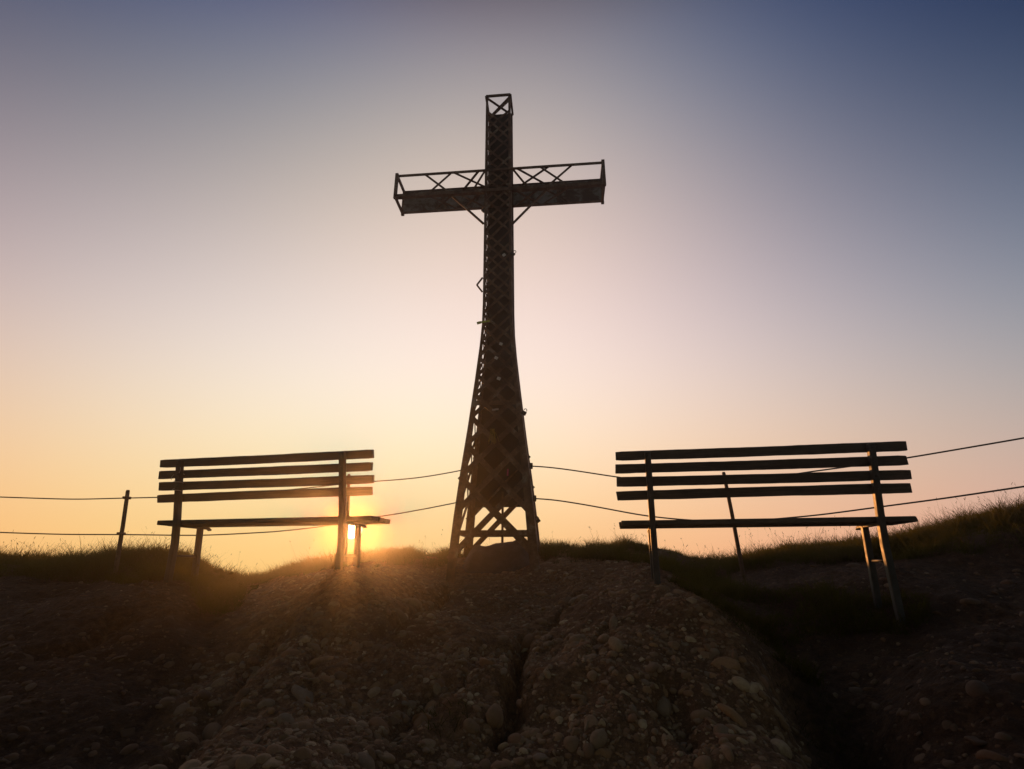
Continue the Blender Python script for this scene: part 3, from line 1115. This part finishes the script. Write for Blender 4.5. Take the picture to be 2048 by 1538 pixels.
def lattice(face, z0, z1, name='lattice'):
    m = MB()
    for k in range(len(nodes) - 2):
        for dr in (-1, 1):
            za, zb = nodes[k], nodes[k + 2]
            if za < z0 - 1e-6 or zb > z1:
                continue
            if r_l.random() < 0.05:
                continue
            o = 0.010 + (0.007 if dr > 0 else 0.0)
            wd = 0.026 if za > 2.3 else 0.026 + 0.026 * min(1.0, (2.3 - za) / 1.6)
            jit = r_l.normal(0, 0.012, 2)
            if face == 'near':
                p, q = tp(-dr, -1, za + jit[0]) + Vector((dr * 0.016, o, 0)), tp(dr, -1, zb + jit[1]) + Vector((-dr * 0.016, o, 0))
                n_ = (0, 1, 0)
            elif face == 'far':
                p, q = tp(-dr, 1, za) - Vector((0, o, 0)), tp(dr, 1, zb) - Vector((0, o, 0))
                n_ = (0, 1, 0)
            else:
                i = -1 if face == 'left' else 1
                p, q = tp(i, -dr, za + jit[0]) - Vector((i * (o + 0.004), -dr * 0.016, 0)), tp(i, dr, zb + jit[1]) - Vector((i * (o + 0.004), dr * 0.016, 0))
                n_ = (1, 0, 0)
            m.bar(p, q, wd, 0.006, n_)
    return m.build(name, M['rust'], cross, off=COFF)


for fc, z0, z1 in (('near', 0.4, 6), ('left', 0.0, 6), ('right', 0.0, 6), ('far', 0.0, 1.2)):
    lattice(fc, z0, z1)
# the two long braces and the tie bar across the open foot
for dr in (-1, 1):
    o = 0.010 + (0.009 if dr > 0 else 0.0)
    p, q = tp(-dr, -1, 0.08) + Vector((0, o, 0)), tp(dr, -1, nodes[2]) + Vector((0, o, 0))
    MB().bar(p, q, 0.055, 0.007, (0, 1, 0)).build('foot_brace', M['rust'], cross, off=COFF)
for j, z in ((-1, 0.305), (1, 0.33), (-1, 1.555)):
    p, q = tp(-1, j, z), tp(1, j, z)
    dy = Vector((0, -j * 0.024, 0))
    MB().bar(p + dy, q + dy, 0.045, 0.007, (0, 1, 0)).build('tie_bar', M['rust'], cross, off=COFF)
for i in (-1, 1):
    p, q = tp(i, -1, 0.32), tp(i, 1, 0.32)
    dx = Vector((-i * 0.024, 0, 0))
    MB().bar(p + dx, q + dx, 0.045, 0.007, (1, 0, 0)).build('tie_bar', M['rust'], cross, off=COFF)
z = 0.6
MB().bar((0.03, YC + 0.25, -0.2), (0.03, YC + 0.27, 0.75), 0.022, 0.022, (0, 1, 0)).build('centre_rod', M['rust'], cross, off=COFF)

# sheet-metal back of the shaft
m = MB()
zs = [0.60, 0.85, 1.1, 1.3, 1.55, 1.8, 2.0, 2.2, 2.45, 2.7, 3.5, 4.3, 5.0, ZTOP - 0.012]
vs, fs = [], []
for z in zs:
    w_ = 0.148 + (hw(z) - 0.157) * 0.70
    y_ = YC + hw(z) - 0.022
    vs += [(sx_(z) - w_, y_, z), (sx_(z) + w_, y_, z), (sx_(z) + w_, y_ + 0.004, z), (sx_(z) - w_, y_ + 0.004, z)]
for k in range(len(zs) - 1):
    for c_ in range(4):
        c2 = (c_ + 1) % 4
        fs.append((4 * k + c_, 4 * k + 4 + c_, 4 * k + 4 + c2, 4 * k + c2))
e = 4 * (len(zs) - 1)
fs += [(0, 1, 2, 3), (e + 3, e + 2, e + 1, e)]
m.add(vs, fs).build('back_panel', M['sheet'], cross, off=COFF)

# crown of the shaft
for a, b in (((-1, -1), (1, -1)), ((-1, 1), (1, 1)), ((-1, -1), (-1, 1)), ((1, -1), (1, 1))):
    p, q = tp(*a, ZTOP), tp(*b, ZTOP)
    MB().bar(p, q, 0.026, 0.022, (0, 0, 1)).build('top_rail', M['rust'], cross, off=COFF)
m = MB()
m.bar(tp(-1, -1, ZTOP - 0.018), tp(1, 1, ZTOP - 0.018), 0.030, 0.006, (0, 0, 1))
m.bar(tp(1, -1, ZTOP - 0.026), tp(-1, 1, ZTOP - 0.026), 0.030, 0.006, (0, 0, 1))
m.build('top_lattice', M['rust'], cross, off=COFF)

# the arm: four chords, end frames, sheet-metal back, lattice on three sides
YN, YF = -0.004, 0.310
for y_, z_, wd in ((YN, ZT, 0.030), (YN, ZB, 0.042), (YF, ZT, 0.028), (YF, ZB, 0.030)):
    sg = 1 if z_ == ZB else -1
    sy = 1 if y_ == YN else -1
    m = MB()
    m.bar((-AL, y_, z_ + sg * wd / 2 - sg * 0.004), (AL, y_, z_ + sg * wd / 2 - sg * 0.004), wd, 0.007, (0, 1, 0))
    m.bar((-AL, y_ + sy * (wd / 2 + 0.004), z_), (AL, y_ + sy * (wd / 2 + 0.004), z_), wd, 0.007, (0, 0, 1))
    m.build('arm_chord', M['rust'], cross, off=COFF)
for i in (-1, 1):
    m = MB()
    x = i * (AL + 0.004)
    for y_ in (YN, YF):
        m.bar((x, y_ + 0.001, ZB - 0.022), (x, y_ + 0.001, ZT + 0.022), 0.036, 0.030, (0, 1, 0))
    for z_ in (ZB, ZT):
        m.bar((x - i * 0.002, YN + 0.018, z_ - 0.002), (x - i * 0.002, YF - 0.018, z_ - 0.002), 0.034, 0.024, (1, 0, 0))
    m.build('arm_end_frame', M['rust'], cross, off=COFF)
    xa, xb = (-AL + 0.006, -0.160) if i < 0 else (0.150, AL - 0.006)
    MB().box(((xa + xb) / 2, YF - 0.014, (ZB + ZT) / 2), (xb - xa, 0.004, ZT - ZB - 0.012)).build('arm_panel', M['plate'], cross, off=COFF)


def arm_lattice(bars, face):
    for k, (xa, xb) in enumerate(bars):
        m = MB()
        o = 0.009 + 0.007 * (k % 2)
        if face == 'near':
            m.bar((xa, YN + o, ZT), (xb, YN + o, ZB), 0.024, 0.006, (0, 1, 0))
        elif face == 'top':
            m.bar((xa, YN, ZT - o), (xb, YF, ZT - o), 0.028, 0.006, (0, 0, 1))
        else:
            m.bar((xa, YN, ZB + o), (xb, YF, ZB + o), 0.022, 0.006, (0, 0, 1))
        m.build('lattice_bar', M['rust'], cross, off=COFF)


arm_lattice([(-0.895, -0.555), (-0.565, -0.870), (-0.155, -0.315)], 'near')
arm_lattice([(0.490, 0.835), (0.875, 0.545), (0.165, 0.365)], 'near')
arm_lattice([(-0.545, -0.165), (-0.235, -0.480)], 'top')
arm_lattice([(0.215, 0.560), (0.600, 0.225)], 'top')
arm_lattice([(-0.86, -0.50), (-0.50, -0.84), (-0.5, -0.17), (-0.17, -0.48)], 'bottom')
arm_lattice([(0.86, 0.50), (0.50, 0.84), (0.5, 0.17), (0.17, 0.48)], 'bottom')
MB().bar((0.70, YF - 0.022, ZB + 0.02), (0.70, YF - 0.022, ZT - 0.02), 0.03, 0.006, (0, 1, 0)).build('arm_stiffener', M['rust'], cross, off=COFF)
MB().bar((-0.68, YF - 0.022, ZB + 0.02), (-0.76, YF - 0.022, ZT - 0.02), 0.03, 0.006, (0, 1, 0)).build('arm_stiffener', M['rust'], cross, off=COFF)
MB().bar((0.150, YN + 0.03, 3.70), (0.56, YN + 0.03, ZB - 0.01), 0.026, 0.010, (0, 1, 0)).build('arm_brace', M['rust'], cross, off=COFF)
MB().bar((-0.165, YN + 0.03, 3.74), (-0.55, YN + 0.03, ZB - 0.01), 0.026, 0.010, (0, 1, 0)).build('arm_brace', M['rust'], cross, off=COFF)
# bent strap sticking out on the left
m = MB()
zz = 2.93
m.bar((-0.160, 0.0, zz + 0.09), (-0.222, 0.0, zz), 0.018, 0.008, (0, 1, 0))
m.bar((-0.222, 0.0, zz), (-0.160, 0.0, zz - 0.09), 0.018, 0.008, (0, 1, 0))
m.build('bent_strap', M['rust'], cross, off=COFF)

# rough concrete footing under the cross
m = MB()
fv, ff = [], []
NX, NY = 25, 17
rc = np.random.default_rng(9)
for jy in range(NY):
    for ix in range(NX):
        u, v = ix / (NX - 1) * 2 - 1, jy / (NY - 1)
        hx_ = 0.46 - 0.08 * v
        x_, y_ = u * hx_ + 0.01, -0.16 + 0.66 * v
        rise = 1 - max(0, abs(u) - 0.55) / 0.45
        zt = -0.12 + (0.365 * min(1, v * 1.55) ** 0.9) * (rise ** 0.8 if rise > 0 else 0)
        if v > 0.75:
            zt -= (v - 0.75) * 1.6
        zt += 0.07 * float(vnoise(np.array([x_ * 5]), np.array([y_ * 5]), 51)[0]) + 0.045 * float(vnoise(np.array([x_ * 17]), np.array([y_ * 17]), 52)[0])
        if u in (-1, 1) or v in (0, 1):
            zt = -0.35
        fv.append((x_, y_, zt))
for jy in range(NY - 1):
    for ix in range(NX - 1):
        a = jy * NX + ix
        ff.append((a, a + 1, a + NX + 1, a + NX))
foot = empty('concrete_footing', (CX, 5.0, CB), CYAW)
tag(foot, 'rough grey brown concrete footing between the legs of the cross', 'footing')
m.add(fv, ff).build('footing_block', M['concrete'], foot, smooth=True, off=COFF)

# ------------------------------------------------------------------ fence posts and wire ropes
def fence_post(pxb, pyb, pxt, pyt, Y, r, label, clamp=()):
    b, t_ = at(pxb, pyb, Y), at(pxt, pyt, Y - 0.02)
    g = gz(b[0], b[1])
    root = empty('fence_post', (b[0], b[1], g))
    tag(root, label, 'fence post', 'posts of the wire rope fence')
    b, t_ = Vector(b), Vector(t_)
    d = (t_ - b).normalized()
    lo = b - d * ((b.z - g) + 0.15)
    m = MB().tube([lo, b.lerp(t_, 0.5) + Vector((0.004, 0, 0)), t_ - d * 0.012, t_], [r * 1.12, r, r * 0.96, r * 0.7], 10)
    sh = m.build('shaft', M['post'], root, smooth=False, off=tuple(root.location))
    for cl in clamp:
        c = b.lerp(t_, cl)
        MB().box(c, (2.9 * r, 3.1 * r, 0.022)).build('rope_tie', M['rust'], root, 0.004, off=tuple(root.location))
    return root


fence_post(233, 1128, 256, 980, 4.62, 0.0165, 'leaning fence post left of the sunlit bench', (0.40, 0.89))
fence_post(690, 1120, 698, 948, 4.5, 0.0135, 'thin fence post just behind the sunlit bench beside its upright', (0.45, 0.89))
fence_post(1479, 1112, 1447, 944, 4.45, 0.0155, 'leaning fence post behind the dark right hand bench', (0.41, 0.87))


def cable(name, pts, r, label, clamps=()):
    P = np.array([at(*q) for q in pts])
    t = np.concatenate([[0], np.cumsum(np.linalg.norm(np.diff(P, axis=0), axis=1))])
    # smooth interpolation through the points
    tt = np.linspace(0, t[-1], 90)
    Q = np.stack([np.interp(tt, t, P[:, i]) for i in range(3)], 1)
    for _ in range(14):
        Q[1:-1] = (Q[:-2] + 2 * Q[1:-1] + Q[2:]) / 4
    root = empty(name, Q[0])
    tag(root, label, 'cable', 'wire ropes of the fence')
    MB().tube([tuple(q) for q in Q], r, 7).build('rope', M['cable'], root, smooth=True, off=tuple(Q[0]))
    for c in clamps:
        c = at(*c)
        MB().box(c, (0.032, 0.04, 0.052)).build('rope_clamp', M['dark'], root, 0.005, off=tuple(Q[0]))
    return root


cable('fence_cable', [(-60, 992, 4.55), (0, 994, 4.55), (150, 999, 4.6), (250, 996, 4.6), (313, 995, 4.6), (480, 988, 4.6), (600, 978, 4.55), (697, 966, 4.5), (745, 963, 4.52),
                      (830, 957, 4.65), (880, 949, 4.72), (926, 940, 4.78)], 0.0050, 'upper wire rope behind the sunlit bench, tied to the left leg of the cross')
cable('fence_cable', [(-60, 1062, 4.55), (0, 1065, 4.55), (130, 1069, 4.6), (240, 1069, 4.6), (390, 1071, 4.6), (430, 1070, 4.6), (560, 1063, 4.56), (640, 1054, 4.52), (697, 1043, 4.5),
                      (775, 1031, 4.58), (850, 1018, 4.68), (914, 1005, 4.76)], 0.0050, 'lower wire rope behind the sunlit bench, tied to the left leg of the cross')
cable('fence_cable', [(1059, 932, 4.74), (1090, 933, 4.7), (1150, 941, 4.64), (1232, 954, 4.56), (1300, 962, 4.52), (1380, 968, 4.48), (1450, 966, 4.45), (1530, 958, 4.3), (1600, 946, 4.15),
                      (1700, 933, 3.95), (1820, 915, 3.75), (2048, 876, 3.4), (2120, 863, 3.3)], 0.0058, 'upper wire rope from the right leg of the cross past the dark bench', [(1062, 932, 4.74)])
cable('fence_cable', [(1067, 997, 4.74), (1100, 998, 4.7), (1180, 1011, 4.62), (1290, 1032, 4.54), (1370, 1040, 4.5), (1420, 1042, 4.47), (1463, 1043, 4.45), (1540, 1039, 4.3), (1640, 1030, 4.1),
                      (1750, 1015, 3.9), (1880, 998, 3.65), (2048, 973, 3.4), (2120, 962, 3.3)], 0.0058, 'lower wire rope from the right leg of the cross under the dark bench back', [(1069, 997, 4.74)])


# ------------------------------------------------------------------ love locks and small things left on the cross
def padlock(px, py, Y, size, rot, mt, label):
    p = at(px, py, Y)
    root = empty('padlock', p)
    root.rotation_euler = (0, rot, CYAW)
    tag(root, label, 'padlock', 'padlocks hung on the cross')
    s = size
    MB().box((0, 0, -s * 0.5), (s, s * 0.45, s * 0.85)).build('lock_body', mt, root, s * 0.1)
    pts = [Vector((math.cos(a) * s * 0.3, 0, math.sin(a) * s * 0.32 + s * 0.18)) for a in np.linspace(0, math.pi, 9)]
    pts = [Vector((s * 0.3, 0, -s * 0.1))] + pts + [Vector((-s * 0.3, 0, -s * 0.1))]
    MB().tube(pts, s * 0.08, 6).build('shackle', M['steel'], root, smooth=True)
    return root


padlock(1050, 822, 4.78, 0.046, 0.5, M['dark'], 'black padlock sticking out from the right edge of the cross above the wire clamps')
padlock(1028, 505, 4.99, 0.052, 0.7, M['dark'], 'dark tilted padlock on the right edge of the cross just below its arm')
padlock(1074, 1038, 4.70, 0.036, -0.6, M['dark'], 'small dark padlock low on the right leg of the cross')
padlock(965, 418, 5.03, 0.052, -0.7, M['dark'], 'dark padlock on the left edge of the cross under its arm')
padlock(1006, 508, 5.00, 0.036, -0.7, M['brass'], 'pale padlock on the lattice just below the arm, topmost of the pale ones')
padlock(1003, 685, 4.97, 0.034, 0.35, M['brass'], 'pale narrow padlock on the lattice where the cross begins to widen')
padlock(994, 713, 4.95, 0.034, 0.5, M['brass'], 'pale padlock on the lattice left of the centre below the waist of the cross')
padlock(999, 754, 4.92, 0.036, 0.4, M['brass'], 'pale padlock on the lattice, lowest of the pale ones')

p = at(966, 644, 4.985)
rb = empty('cloth_ribbon', p, CYAW)
tag(rb, 'yellow green cloth ribbon tied at the waist of the cross', 'ribbon')
m = MB()
m.bar((-0.065, 0, -0.012), (-0.02, 0, -0.002), 0.028, 0.003, (0, 1, 0.3))
m.bar((-0.02, -0.002, -0.002), (0.035, -0.003, 0.004), 0.022, 0.003, (0, 1, -0.2))
m.bar((0.035, -0.003, 0.004), (0.075, -0.001, 0.012), 0.016, 0.003, (0, 1, 0.2))
m.build('cloth', M['ribbon'], rb)
p = at(1015, 944, 4.85)
pk = empty('cloth_strip', p, CYAW)
tag(pk, 'pink cloth strip hanging inside the lower part of the cross', 'cloth strip')
MB().bar((0, 0, -0.035), (0.004, 0.004, 0.03), 0.014, 0.004, (0, 1, 0)).build('cloth', M['pink'], pk)
p = at(991, 819, 4.85)
lb = empty('paper_label', p, CYAW)
tag(lb, 'small pale paper slip on the cross bar above the flared legs', 'label')
MB().bar((-0.034, 0, -0.003), (0.03, 0, 0.004), 0.018, 0.003, (0, 1, 0.2)).build('slip', M['paper'], lb)
p = at(985, 868, 4.84)
sw = empty('straw_bunch', p, CYAW)
tag(sw, 'bunch of dry yellow straw stuck in the lattice of the cross', 'straw')
m = MB()
rs_ = np.random.default_rng(8)
for k in range(16):
    a = rs_.normal(0, 0.012, 2)
    b = rs_.normal(0, 0.025, 2)
    m.tube([(a[0], a[1] * 0.5, 0.05), ((a[0] + b[0]) / 2 + 0.004, 0, 0), (b[0], b[1] * 0.4, -0.07 - 0.03 * rs_.random())], 0.0016, 4)
m.build('stalk', M['straw'], sw)

# ------------------------------------------------------------------ haze volume added to imitate lens flare round the sun
def m_flare_haze():
    m = bpy.data.materials.new('flare_haze')
    m.use_nodes = True
    t = m.node_tree
    for n in list(t.nodes):
        t.nodes.remove(n)
    v = t.nodes.new('ShaderNodeVolumePrincipled')
    v.inputs['Color'].default_value = (0.95, 0.93, 0.9, 1)
    v.inputs['Density'].default_value = HAZE_D
    v.inputs['Anisotropy'].default_value = HAZE_G
    o = t.nodes.new('ShaderNodeOutputMaterial')
    t.links.new(v.outputs[0], o.inputs['Volume'])
    return m


hz = MB().box((0, 1.1, 0.5), (26, 13.6, 12.5)).build('added_flare_haze', m_flare_haze())
hz['kind'] = 'stuff'
